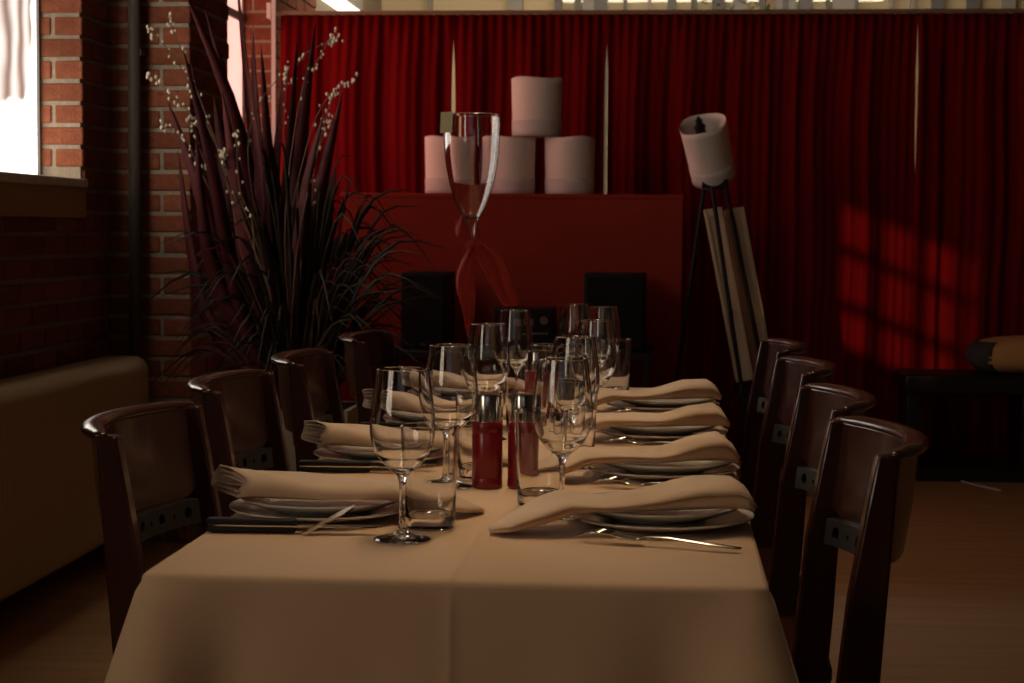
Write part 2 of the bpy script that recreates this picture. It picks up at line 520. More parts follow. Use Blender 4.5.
# shrub in front of the far glazing
def shrub(name, loc, r, n, label, m, seed):
    random.seed(seed)
    t = root(name, loc, label, 'plant')
    obj('stem', MB().tube([(0, 0, 0), (0.02, 0, 1.2), (0, 0, 2.5)], [0.02, 0.015, 0.006], 6), M_twig, t)
    mb = MB()
    for i in range(n):
        a = random.uniform(0, 2 * pi); q = random.uniform(0.1, 1) ** 0.5 * r; zz = random.uniform(2.0, 3.0)
        cx, cy = q * cos(a), q * sin(a) * 0.5
        d = Vector((random.uniform(-1, 1), random.uniform(-1, 1), random.uniform(-.6, .6))).normalized() * 0.05
        s = d.cross(Vector((0, 0, 1))).normalized() * 0.018
        c0 = Vector((cx, cy, zz))
        mb.add([c0 - d, c0 + s, c0 + d, c0 - s, c0 + Vector((0, 0, -.004))], [(0, 1, 2, 3), (0, 4, 1), (1, 4, 2), (2, 4, 3), (3, 4, 0)])
    o = obj('foliage', mb, m, t); o['kind'] = 'stuff'
    pt = MB().lathe([(0, 0), (0.14, 0), (0.18, 0.32), (0.16, 0.32), (0.15, 0.28), (0, 0.28)], 20)
    obj('pot', pt, M_pot, t, smooth=False)
shrub('tall_shrub', (bx(725) * 0.955, 12.05, 0), 0.26, 170, 'leafy shrub in front of the far glazing above the red curtain', M_green, 5)
# fluorescent ceiling light left, hung low
fl = root('ceiling_light', (bx(318) * 10.5 / YB, 10.5, 2.475), 'bright fluorescent ceiling light above the left end of the red curtain', 'light')
obj('housing', MB().box((-0.16, -0.6, 0.012), (0.16, 0.6, 0.08)), M_greylt, fl)
obj('diffuser', MB().box((-0.145, -0.58, -0.01), (0.145, 0.58, 0.012)), M_lampglow, fl)
for s in (-0.45, 0.45):
    obj('suspension_rod', MB().tube([(0, s, 0.08), (0, s, ZC - 2.475)], 0.006, 6), M_grey, fl)

# housing for the added table light, unseen above the frame
tl = root('added_table_lamp', (-0.235, 3.05, 2.19), 'long slim dark lamp added out of view above the dining table as top light', 'lamp')
obj('housing', MB().box((-0.10, -1.08, 0.0), (0.10, 1.08, 0.06)), M_grey, tl)
obj('ceiling_rod', MB().tube([(0, -0.5, 0.06), (0, -0.5, ZC - 2.19)], 0.008, 6), M_grey, tl)
obj('ceiling_rod', MB().tube([(0, 0.5, 0.06), (0, 0.5, ZC - 2.19)], 0.008, 6), M_grey, tl)

# ------------------------------------------------------------------ curtains
YC = 8.95
def xat(px, Y, k0=512):
    k = (px - 512) / 1800.0
    return Y * (k * cos(rad(4.86)) - sin(rad(4.86))) / (cos(rad(4.86)) + k * sin(rad(4.86)))
rail = root('curtain_rail', (0, YC, 2.207), 'long tan wooden rail carrying the red curtains', 'rail')
obj('rail_bar', MB().box((-1.995, -0.018, 0.0), (3.59, 0.018, 0.018)), M_rail, rail, bevel=0.003)
obj('wall_bracket', MB().box((-1.994, -0.05, -0.02), (-1.975, 0.05, 0.055)), M_white, rail)
post = root('curtain_post', (-1.955, YC - 0.06, 0), 'slim white post at the left end of the red curtain', 'post')
obj('upright', MB().box((-0.010, -0.010, 0), (0.010, 0.010, 2.72)), M_white, post)
obj('foot_plate', MB().box((-0.035, -0.05, 0), (0.05, 0.05, 0.008)), M_white, post)

edges = [-1.93, xat(452, YC), xat(604, YC), xat(766, YC), xat(912, YC), 2.35, 3.35]
gaps = {1: [(0, 0.011), (1.5, 0.011), (1.9, 0.009), (2.08, 0.0), (2.2, 0.0)],
        2: [(0, 0.005), (1.2, 0.009), (1.9, 0.008), (2.06, 0.0), (2.2, 0.0)],
        4: [(0, -0.006), (1.3, -0.006), (1.42, 0.0), (1.65, 0.004), (2.0, 0.006), (2.12, 0.0), (2.2, 0)]}
names = ['red curtain at the left end, behind the tall burgundy plant', 'red curtain behind the stacked white lampshades', 'red curtain behind the tilted lampshade on the easel',
         'red curtain right of the easel, behind the right-hand chairs', 'red curtain behind the bench with the cushion', 'red curtain at the far right end of the rail']
for i in range(6):
    a, e = edges[i], edges[i + 1]
    rnd = random.Random(20 + i)
    wl = e - a
    ph = [rnd.uniform(0, 6.28) for _ in range(6)]
    k1 = 2 * pi / rnd.uniform(0.10, 0.15); k2 = 2 * pi / rnd.uniform(0.043, 0.052); k3 = 2 * pi / 0.31
    tilt = rnd.uniform(-0.03, 0.03)
    def fn(u, v, a=a, e=e, i=i, ph=ph, k1=k1, k2=k2, k3=k3):
        zz = -0.004 + v * 2.204
        ga = interp(gaps[i], zz) if i in gaps else -0.004
        gb = interp(gaps[i + 1], zz) if i + 1 in gaps else -0.004
        x = lerp(a + ga, e - gb, u)
        xx = x + 0.010 * sin(5 * zz + ph[0]) * sin(pi * u)
        top = smooth01((2.2 - zz) / 0.25)
        A1 = 0.013 * top * (0.75 + 0.25 * sin(k3 * xx + ph[3]))
        y = A1 * sin(k1 * xx + 1.2 * sin(k3 * xx + ph[1]) + ph[2]) + (0.008 - 0.004 * top) * sin(k2 * xx + ph[4] + 0.6 * sin(2 * zz))
        y += 0.012 * sin(k3 * xx + ph[5] + 0.7 * zz) * top
        return (x, y, zz - 2.2)
    n = int(wl / 0.0065)
    t = place('curtain', grid_mesh('curtain', n, 16, fn), M_curtain, None, (0, YC, 2.205))
    solidify(t, 0.002)
    tag(t, names[i], 'curtain', 'red curtains on the long rail')

# ------------------------------------------------------------------ red unit with the white shades, hi-fi
ux0, ux1, uy0, uy1, uz = -1.495, 0.074, 8.22, 8.62, 1.308
u = root('red_cabinet', (0, 0, 0), 'large plain dark red cabinet behind the table, carrying the white lampshades', 'cabinet')
obj('front_panel', MB().box((ux0, uy0, 0.0), (ux1, uy0 + 0.02, uz - 0.022)), M_redpaint, u, bevel=0.002)
obj('side_panel', MB().box((ux0, uy0 + 0.02, 0), (ux0 + 0.02, uy1, uz - 0.022)), M_redpaint, u)
obj('side_panel', MB().box((ux1 - 0.02, uy0 + 0.02, 0), (ux1, uy1, uz - 0.022)), M_redpaint, u)
obj('top_board', MB().box((ux0 - 0.003, uy0 - 0.003, uz - 0.022), (ux1 + 0.003, uy1, uz)), M_redpaint, u, bevel=0.003)

hb = root('media_bench', (0, 0, 0), 'low black bench against the red cabinet, holding speakers and stereo', 'bench')
obj('bench_top', MB().box((-1.26, 7.72, 0.585), (-0.05, 8.20, 0.615)), M_blackwood, hb, bevel=0.003)
for x in (-1.24, -0.66, -0.09):
    obj('upright_panel', MB().box((x, 7.74, 0), (x + 0.025, 8.19, 0.585)), M_blackwood, hb)
obj('lower_shelf', MB().box((-1.215, 7.75, 0.1), (-0.09, 8.18, 0.125)), M_blackwood, hb)

def speaker(x0, x1, z1, label):
    t = root('speaker', ((x0 + x1) / 2, 7.95, 0.615), label, 'speaker', 'black speakers on the media bench')
    hw = (x1 - x0) / 2; h = z1 - 0.615
    obj('cabinet', MB().box((-hw, -0.10, 0.0), (hw, 0.2, h)), M_black, t, bevel=0.004)
    obj('front_grille', MB().box((-hw + 0.012, -0.115, 0.012), (hw - 0.012, -0.10, h - 0.012)), M_grille, t, bevel=0.004)
    obj('badge', MB().box((-0.012, -0.117, 0.02), (0.012, -0.115, 0.026)), M_grey, t)
speaker(-1.16, -0.955, 0.955, 'narrow black speaker left of the stereo, below the burgundy plant tips')
speaker(-0.355, -0.085, 0.955, 'wide black speaker right of the stereo')
st = root('stereo', (-0.615, 7.93, 0.615), 'small black stereo between the two speakers', 'stereo')
obj('case', MB().box((-0.13, -0.12, 0.0), (0.13, 0.14, 0.185)), M_black, st, bevel=0.004)
obj('display', MB().box((-0.04, -0.123, 0.11), (0.045, -0.12, 0.14)), M_grey, st)
obj('volume_knob', MB().lathe([(0, 0), (0.02, 0), (0.018, 0.016), (0, 0.016)], 18), M_steel, st, (0.09, -0.12, 0.135), (pi / 2, 0, 0))
for k in range(4):
    obj('button', MB().box((0.04 + 0.018 * k, -0.124, 0.075), (0.053 + 0.018 * k, -0.12, 0.080)), M_greylt, st)

# paper shades
def shade(name, r, h, seed, wavy):
    rnd = random.Random(seed)
    pa = [rnd.uniform(0, 6.28) for _ in range(4)]
    def rr(a, z):
        return r * (1 + wavy * (0.5 * sin(2 * a + pa[0]) + 0.35 * sin(3 * a + pa[1] + 9 * z)) * (0.4 + z / h)) * (0.96 + 0.05 * z / h)
    def sheet(z0, z1, k, nz):
        def fn(u, v):
            a = 2 * pi * u; z = lerp(z0, z1, v)
            q = rr(a, z) * k
            return (q * cos(a), q * sin(a), z + (0.004 * sin(3 * a + pa[2]) if z1 == h and v == 1 else 0))
        me = grid_mesh(name, 56, nz, fn)
        return me
    return sheet(0.0, h, 1.0, 10), sheet(0.0, h * 0.27, 1.022, 3)
def put_shade(loc, r, h, seed, wavy, label, rz=0.0, rot=None):
    t = root('lampshade', loc, label, 'lampshade', 'white paper lampshades')
    if rot:
        t.rotation_euler = rot
    else:
        t.rotation_euler[2] = rz
    a, b = shade('paper_sleeve', r, h, seed, wavy)
    solidify(place('paper_sleeve', a, M_paper, t), 0.0015)
    solidify(place('lower_band', b, M_paper2, t), 0.0015)
    return t
us = 1800 / 8.5
SY = 8.42
def shade_at(px0, px1, label, zb, seed, wavy, hpx):
    xa, xb = xat(px0, SY), xat(px1, SY)
    put_shade(((xa + xb) / 2, SY, zb), (xb - xa) / 2 * 0.985, hpx / us, seed, wavy, label, random.Random(seed).uniform(0, 6))
shade_at(424, 475, 'white paper lampshade, left one of the bottom row on the red cabinet', uz, 1, 0.012, 56)
shade_at(487, 534, 'white paper lampshade, middle one of the bottom row on the red cabinet', uz, 2, 0.012, 56)
shade_at(543, 594, 'white paper lampshade with wavy left edge, right one on the red cabinet', uz, 4, 0.035, 56)
xa, xb = xat(510, SY), xat(560, SY)
put_shade(((xa + xb) / 2, SY, uz + 56 / us + 0.004), (xb - xa) / 2 * 0.985, 57 / us, 5, 0.012, 'white paper lampshade on top of the stack on the red cabinet', 1.0)

# ------------------------------------------------------------------ easel with tilted shade and boards
ez = root('easel', (0, 0, 0), 'slim black three-legged easel in front of the red curtain', 'easel')
EY = 8.02
top = Vector((xat(710, EY), EY, 1.36))
feet = [Vector((xat(664, EY), EY + 0.10, 0)), Vector((xat(760, EY - .12), EY - 0.12, 0)), Vector((xat(789, EY + .1), EY + 0.02, 0))]
tops = [top + Vector((-0.03, 0.05, 0)), top + Vector((-0.005, -0.05, 0)), top + Vector((0.055, -0.05, 0))]
for a, bq in zip(tops, feet):
    d = (bq - a)
    obj('leg', MB().tube([a, bq], 0.010, 8), M_black, ez)
obj('head_block', MB().box((top.x - 0.045, EY - 0.06, 1.33), (top.x + 0.07, EY + 0.06, 1.37)), M_black, ez, bevel=0.004)
def on_leg(k, zz):
    a, q = tops[k], feet[k]
    t = (a.z - zz) / (a.z - q.z)
    return a + (q - a) * t
la, lb = on_leg(1, 0.435), on_leg(2, 0.435)
obj('ledge', MB().box((la.x - 0.03, EY - 0.10, 0.42), (lb.x + 0.04, EY + 0.16, 0.45)), M_black, ez, bevel=0.003)
obj('lamp_stem', MB().tube([(top.x, EY, 1.36), (top.x - 0.015, EY - 0.02, 1.42), (top.x - 0.045, EY - 0.073, 1.545)], 0.010, 8), M_black, ez)
obj('bulb_holder', MB().lathe([(0, 0), (0.030, 0.0), (0.032, 0.03), (0.02, 0.05), (0.026, 0.07), (0.012, 0.09), (0.016, 0.1), (0, 0.125)], 16),
    M_black, ez, (top.x - 0.045, EY - 0.075, 1.535), (rad(28), rad(-12), 0), smooth=True)
put_shade((top.x + 0.010, EY + 0.03, 1.378), 0.098, 0.275, 8, 0.05, 'tilted white paper lampshade hung on top of the black easel', rot=(rad(30), rad(-14), 0.0))
# two boards resting on the easel ledge, leaning along the legs
ang = math.atan2(feet[1].x - tops[1].x, 1.36)
for x0, wd, yb, lab, knob in ((-0.005, 0.082, 0.015, 'pale wooden board with a small hook, front one on the easel', True), (0.085, 0.090, 0.075, 'pale grooved wooden board, right-hand one on the easel', False)):
    t = root('wooden_board', (on_leg(1, 0.452).x + x0 - 0.012, EY + yb, 0.452), lab, 'board', 'wooden boards on the easel')
    t.rotation_euler = (0, -ang * 1.25, 0)
    H = 0.80
    obj('panel', MB().box((0, 0, 0.02), (wd, 0.018, H)), M_board, t, bevel=0.002)
    obj('edge_strip', MB().box((0, -0.008, 0.02), (0.016, 0.0, H)), M_board, t, bevel=0.002)
    obj('edge_strip', MB().box((wd - 0.016, -0.008, 0.02), (wd, 0.0, H)), M_board, t, bevel=0.002)
    obj('end_strip', MB().box((0.016, -0.008, H - 0.04), (wd - 0.016, 0.0, H)), M_board, t)
    for k in range(0 if knob else 2):
        obj('groove_strip', MB().box((0.03 + k * 0.022, -0.006, 0.03), (0.038 + k * 0.022, 0.0, H - 0.05)), M_board, t)
    if knob:
        obj('hook', MB().tube([(wd * 0.5, 0, 0.33), (wd * 0.5, -0.02, 0.33), (wd * 0.5, -0.024, 0.345)], 0.005, 6), M_steel, t)

# ------------------------------------------------------------------ bench, cushion, cable on the right
bn = root('side_bench', (0, 0, 0), 'low black bench against the red curtain at right', 'bench')
obj('seat_slab', MB().box((1.105, 8.38, 0.40), (1.78, 8.78, 0.49)), M_blackwood, bn, bevel=0.012)
for x in (1.12, 1.64):
    obj('leg', MB().box((x, 8.40, 0.05), (x + 0.06, 8.76, 0.40)), M_blackwood, bn, bevel=0.003)
obj('base_board', MB().box((1.105, 8.37, 0.0), (1.78, 8.79, 0.055)), M_blackwood, bn, bevel=0.003)
ck = root('cushion', (1.66, 8.57, 0.493), 'plump ochre cushion with a dark grey side, lying on the black bench', 'cushion')
def cush(u, v):
    # superellipsoid pillow
    a = 2 * pi * u; b = pi * (v - 0.5)
    def sp(c, e): return math.copysign(abs(c) ** e, c)
    x = 0.235 * sp(cos(b), 0.5) * sp(cos(a), 0.55); y = 0.17 * sp(cos(b), 0.5) * sp(sin(a), 0.55); z = 0.085 * sp(sin(b), 0.8)
    z *= 1 + 0.05 * sin(9 * x + 4 * y)
    return (x, y, z + 0.083 + 0.10 * (0.06 - abs(x)) * 0.3)
o = place('cover', grid_mesh('cover', 40, 20, cush), M_cush, ck)
def gus(u, v):
    a = pi + rad(lerp(-62, 62, u)); b = rad(lerp(-64, 46, v))
    def sp(c, e): return math.copysign(abs(c) ** e, c)
    k = 1.03
    x = 0.235 * sp(cos(b), 0.5) * sp(cos(a), 0.55) * k; y = 0.17 * sp(cos(b), 0.5) * sp(sin(a), 0.55) * 0.98; z = 0.085 * sp(sin(b), 0.8)
    return (x, y, z + 0.082)
solidify(place('gusset', grid_mesh('gusset', 16, 10, gus), M_cushdark, ck), 0.003)
cb = place('floor_cable', MB().tube([(1.19 + 0.30 * t, 8.62 - 0.5 * t + 0.05 * sin(5 * t), 0.006) for t in [i / 14 for i in range(15)] if 8.62 - 0.5 * t < 8.35 or True][8:] , 0.005, 6).mesh('floor_cable', True), M_cable)
tag(cb, 'thin pale cable lying on the wooden floor by the bench', 'cable')

# ------------------------------------------------------------------ radiator
RY0, RY1, RX, RZ0, RZ1 = 2.6, 6.27, -1.82, 0.10, 0.688
rd = root('radiator', (0, 0, 0), 'long cream panel radiator with fine vertical ribs along the brick wall', 'radiator')
prof = []
rr_ = 0.055
back = XL + 0.035
prof.append((back, RZ0))
for k in range(5): prof.append((RX - 0.02 + 0.02 * sin(k / 4 * pi / 2), RZ0 + 0.02 - 0.02 * cos(k / 4 * pi / 2)))
for k in range(1, 6): prof.append((RX, lerp(RZ0 + 0.02, RZ1 - rr_, k / 6)))
for k in range(9): prof.append((RX - rr_ + rr_ * cos(k / 8 * pi / 2), RZ1 - rr_ + rr_ * sin(k / 8 * pi / 2)))
prof.append((back, RZ1))
pitch = 0.030
n = int((RY1 - RY0) / pitch) * 4
v = []; f = []
for i in range(n + 1):
    y = lerp(RY0, RY1, i / n)
    dq = 0.0045 * (0.5 + 0.5 * cos(2 * pi * i / 4))
    # rounded far and near ends
    q = min(y - RY0, RY1 - y); endr = 0.05
    sh = endr - sqrt(max(0, endr ** 2 - (endr - q) ** 2)) if q < endr else 0
    for j, (x, z) in enumerate(prof):
        rib = dq if 3 <= j < len(prof) - 3 else 0
        top = sh if z > RZ1 - 0.15 else sh
        v.append((max(back, x - rib - (sh if j > 0 else 0)), y, z - (sh * 0.6 if z > 0.6 else 0)))
m_ = len(prof)
for i in range(n):
    for j in range(m_ - 1):
        f.append((i * m_ + j, i * m_ + j + 1, (i + 1) * m_ + j + 1, (i + 1) * m_ + j))
f.append(tuple(range(m_))); f.append(tuple(n * m_ + j for j in range(m_)))
place('ribbed_panel', new_mesh('ribbed_panel', v, f, True), M_rad, rd)
for y in (3.0, 4.4, 5.8):
    obj('wall_bracket', MB().box((XL + 0.009, y, 0.2), (back + 0.002, y + 0.04, 0.6)), M_rad, rd)
obj('feed_pipe', MB().tube([(-1.93, 6.15, 0.0), (-1.93, 6.15, 0.16)], 0.011, 8), M_pipe, rd)

# ------------------------------------------------------------------ table and cloth
TX0, TX1, TY0, TY1, TZ = -0.588, 0.118, 1.975, 4.50, 0.75
tb = root('dining_table', (0, 0, 0), 'long dining table hidden under the cream cloth', 'table')
obj('table_top', MB().box((TX0 + 0.02, TY0 + 0.02, 0.715), (TX1 - 0.02, TY1 - 0.02, TZ - 0.003)), M_wood, tb)
for y in (2.35, 4.15):
    obj('pedestal', MB().box((-0.265, y - 0.05, 0.03), (-0.205, y + 0.05, 0.715)), M_wood, tb, bevel=0.004)
    obj('foot', MB().box((-0.50, y - 0.03, 0), (0.03, y + 0.03, 0.03)), M_wood, tb, bevel=0.004)
# cloth: rings going outwards and down around a rounded rectangle
def cloth_mesh():
    cx, cy = (TX0 + TX1) / 2, (TY0 + TY1) / 2
    hx, hy = (TX1 - TX0) / 2, (TY1 - TY0) / 2
    DROP = 0.262
    NX, NY = 36, 90
    def zt(x, y):
        z = 0.0
        z += 0.0016 * math.exp(-((x - cx) / 0.004) ** 2)          # ironed lengthwise crease
        for yc in (2.58, 3.2, 3.85):
            z += 0.0012 * math.exp(-((y - yc) / 0.005) ** 2)
        return z
    v = []; f = []
    # top grid with lines near the creases
    xs = sorted(set([lerp(TX0 + .006, TX1 - .006, i / NX) for i in range(NX + 1)] + [cx + d for d in (-.008, -.004, -.002, 0, .002, .004, .008)]))
    ysr = [lerp(TY0 + .006, TY1 - .006, i / NY) for i in range(NY + 1)]
    for yc in (2.58, 3.2, 3.85):
        ysr += [yc + d for d in (-.010, -.005, -.002, .002, .005, .010)]
    ysr = sorted(set(ysr))
    nx, ny = len(xs), len(ysr)
    for y in ysr:
        for x in xs:
            v.append((x, y, TZ + zt(x, y)))
    for j in range(ny - 1):
        for i in range(nx - 1):
            f.append((j * nx + i, j * nx + i + 1, (j + 1) * nx + i + 1, (j + 1) * nx + i))
    # boundary loop (counter-clockwise) and skirt
    loop = [i for i in range(nx)] + [j * nx + nx - 1 for j in range(1, ny)] + [(ny - 1) * nx + i for i in range(nx - 2, -1, -1)] + [j * nx for j in range(ny - 2, 0, -1)]
    # insert extra points around each corner
    pts = [Vector(v[k]) for k in loop]
    m = len(pts)
    prev = loop
    steps = [(0.004, 0.0012), (0.0065, 0.004), (0.0075, 0.009)] + [(None, d) for d in (0.02, 0.04, 0.07, 0.10, 0.135, 0.17, 0.215, DROP)]
    corners = [Vector((TX0, TY0, 0)), Vector((TX1, TY0, 0)), Vector((TX1, TY1, 0)), Vector((TX0, TY1, 0))]
    # arc position
    for so, sd in steps:
        cur = []
        for k, p in enumerate(pts):
            # outward direction
            q = Vector((p.x, p.y, 0))
            nv = Vector((0, 0, 0))
            if p.x < TX0 + .01: nv.x -= 1
            if p.x > TX1 - .01: nv.x += 1
            if p.y < TY0 + .01: nv.y -= 1
            if p.y > TY1 - .01: nv.y += 1
            nv.normalize()
            dc = min((q - c).length for c in corners)
            if so is not None:
                off = so; z = TZ - sd
            else:
                flare = math.exp(-(dc / 0.055) ** 2)
                s_ = k
                along = p.x * 17 + p.y * 11
                wob = 0.10 * sin(along * 1.9) + 0.05 * sin(along * 4.1 + 1)
                off = 0.0075 + sd * (0.06 + 0.36 * flare + wob * 0.22 * min(1, sd / 0.15)) - sd * 0.12 * math.exp(-((dc - 0.11) / 0.04) ** 2)
                if abs(p.x - cx) < 0.02 and p.y < TY0 + 0.01:
                    off += 0.002 * math.exp(-((p.x - cx) / 0.006) ** 2)
                z = TZ - sd
            v.append((p.x + nv.x * off, p.y + nv.y * off, z)); cur.append(len(v) - 1)
        for k in range(m):
            f.append((prev[k], prev[(k + 1) % m], cur[(k + 1) % m], cur[k]))
        prev = cur
    return new_mesh('tablecloth', v, f, True)
tc_ = place('tablecloth', cloth_mesh(), M_cloth)
tag(tc_, 'cream tablecloth with an ironed centre crease draped over the long table', 'tablecloth')

# ------------------------------------------------------------------ chairs
def make_chair():
    t = root('dining_chair', (0, 0, 0), '', 'chair', 'mahogany chairs around the long table')
    RR, PH = 0.40, rad(29.5)
    ZB, ZTOP = 0.735, 0.872
    def arc(ph, z, dr=0.0):
        lean = -0.12 * (z - 0.875)
        return Vector((RR * (1 - cos(ph)) - dr * cos(ph) + lean + 0.022, (RR + dr) * sin(ph), z))
    # origin: outer middle of the back, chair looks to +x
    n = 28
    # curved panel
    secs = []
    for i in range(n + 1):
        ph = lerp(-PH, PH, i / n)
        e = smooth01(min(i, n - i) / 3.0)
        zb = ZB + 0.018 * (1 - e)
        secs.append([arc(ph, zb, 0.0), arc(ph, zb, 0.018), arc(ph, lerp(zb, ZTOP, .5), 0.021), arc(ph, ZTOP, 0.018), arc(ph, ZTOP, 0.0), arc(ph, lerp(zb, ZTOP, .5), 0.002)])
    obj('back_panel', MB().sections(secs), M_wood, t, bevel=0.003)
    # rolled top rail
    secs = []
    for i in range(n + 1):
        ph = lerp(-PH - 0.032, PH + 0.032, i / n)
        e = 0.45 + 0.55 * smooth01((min(i, n - i) + 0.6) / 4.0)
        ring = []
        for k in range(12):
            a = 2 * pi * k / 12
            ring.append(arc(ph, ZTOP + 0.002 + 0.0085 * sin(a) * e, 0.0145 + 0.0165 * cos(a) * e))
        secs.append(ring)
    obj('top_rail', MB().sections(secs), M_wood, t, smooth=True)
    # stiles running down as back legs
    for s in (-1, 1):
        secs = []
        for z, xc, hx, yo in ((0.874, 0.0, 0.013, 0.0), (0.80, 0.0, 0.018, 0.0), (0.70, 0.0, 0.023, 0.0), (0.60, -0.004, 0.025, -0.004), (0.46, -0.008, 0.026, -0.008), (0.25, -0.022, 0.022, -0.008), (0.0, -0.055, 0.017, -0.004)):
            p = arc(s * PH, z, 0.006)
            x = p.x + xc + 0.004; y = p.y + s * yo
            secs.append([(x - hx, y - 0.014, z), (x + hx, y - 0.014, z), (x + hx, y + 0.014, z), (x - hx, y + 0.014, z)])
        obj('back_leg', MB().sections(secs), M_wood, t, bevel=0.004)
    # perforated bracket strip under the panel, with real holes
    zb0, zb1 = 0.702, 0.738
    mb = MB()
    w_ = 0.86 * PH
    def on(u, z, dr):
        return arc(u, z, dr)
    cells = []
    for k in range(-4, 5):
        cells.append((-1.0 if k == -4 else 0.21 * k - 0.105, 1.0 if k == 4 else 0.21 * k + 0.105, 0.21 * k, 0.0095 if k % 2 == 0 else 0.004))
    for u0, u1, hc, hr in cells:
        zc = (zb0 + zb1) / 2
        ua, ub, uc = u0 * w_, u1 * w_, hc * w_
        sq = [(ua, zb0), (uc, zb0), (ub, zb0), (ub, zc), (ub, zb1), (uc, zb1), (ua, zb1), (ua, zc)]
        oc = [(uc + hr / RR * cos(a), zc + hr * sin(a)) for a in [rad(225 + 45 * k) for k in range(8)]]
        fr_, bk_ = -0.016, -0.011
        P = [on(u_, z_, fr_) for u_, z_ in sq] + [on(u_, z_, fr_) for u_, z_ in oc] + [on(u_, z_, bk_) for u_, z_ in sq] + [on(u_, z_, bk_) for u_, z_ in oc]
        F = []
        for k in range(8):
            k2 = (k + 1) % 8
            F += [(k, k2, 8 + k2, 8 + k), (16 + k, 24 + k, 24 + k2, 16 + k2), (8 + k, 8 + k2, 24 + k2, 24 + k), (k, 16 + k, 16 + k2, k2)]
        mb.add(P, F)
    obj('bracket_strip', mb, M_bracket, t)
    obj('bracket_back', MB().sections([[arc(lerp(-w_, w_, i / 12), zb0 - 0.002, -0.010), arc(lerp(-w_, w_, i / 12), zb0 - 0.002, 0.005), arc(lerp(-w_, w_, i / 12), zb1, 0.005), arc(lerp(-w_, w_, i / 12), zb1, -0.010)] for i in range(13)]), M_black, t)
    # seat, apron, front legs, stretchers
    seat = [(0.075, -0.185), (0.46, -0.215), (0.475, -0.20), (0.48, 0.0), (0.475, 0.20), (0.46, 0.215), (0.075, 0.185), (0.06, 0.0)]
    obj('seat', MB().sections([[(x, y, z) for x, y in seat] for z in (0.445, 0.475)]), M_wood, t, bevel=0.008)
    for y in (-0.19, 0.175):
        obj('apron_rail', MB().box((0.09, y, 0.385), (0.45, y + 0.015, 0.445)), M_wood, t)
    obj('apron_rail', MB().box((0.435, -0.175, 0.385), (0.45, 0.175, 0.445)), M_wood, t)
    for s in (-1, 1):
        y = s * 0.19
        obj('front_leg', MB().sections([[(0.44 - h, y - h, z), (0.44 + h, y - h, z), (0.44 + h, y + h, z), (0.44 - h, y + h, z)] for z, h in ((0.0, 0.013), (0.445, 0.019))]), M_wood, t, bevel=0.003)
    return t
random.seed(11)
ch0 = make_chair()
WHICH = ['nearest the camera', 'second from the camera', 'third from the camera', 'farthest from the camera']
LY = [2.43, 3.06, 3.66, 4.40]
RYY = [2.39, 2.95, 3.63, 4.26]
chairs = []
for i in range(4):
    c = ch0 if i == 0 else copy_tree(ch0)
    c.location = (-0.782 - (0, 0.027, 0.02, 0.012)[i], LY[i] + 0.02, 0)
    c.rotation_euler = (0, 0, rad(random.uniform(-3, 3)))
    c['label'] = 'dark mahogany chair with curved back on the radiator side, %s' % WHICH[i]
for i in range(4):
    c = copy_tree(ch0)
    c.location = (0.328 + 0.006 * random.random(), RYY[i], 0)
    c.rotation_euler = (0, 0, pi + rad(random.uniform(1.5, 4)))
    c['label'] = 'dark mahogany chair with curved back on the right side, %s' % WHICH[i]

# ------------------------------------------------------------------ tableware
def lathe_closed(prof, n=40):
    return MB().lathe(prof, n)
# plates
def plate_prof(r, h, foot):
    t = 0.0045
    lo = [(0, 0.003), (foot - 0.004, 0.003), (foot - 0.003, 0.0), (foot, 0.0), (foot + 0.004, 0.004)]
    k = 7
    for i in range(1, k + 1):
        s = i / k
        lo.append((lerp(foot + 0.004, r, s), 0.004 + (h - 0.004) * s ** 1.7))
    up = []
    for i in range(k + 1):
        s = 1 - i / k
        up.append((lerp(foot + 0.002, r - 0.0005, s), t + 0.003 + (h - 0.004) * s ** 1.7 - (0.002 if s == 1 else 0)))
    return lo + [(r + 0.001, h + t * 0.55)] + up + [(0, t + 0.003)]
me_dinner = lathe_closed(plate_prof(0.124, 0.013, 0.076), 56).mesh('dinner_plate', True)
me_dinner.materials.append(M_plate)
me_small = lathe_closed(plate_prof(0.112, 0.017, 0.064), 56).mesh('side_plate', True)
me_small.materials.append(M_plate)

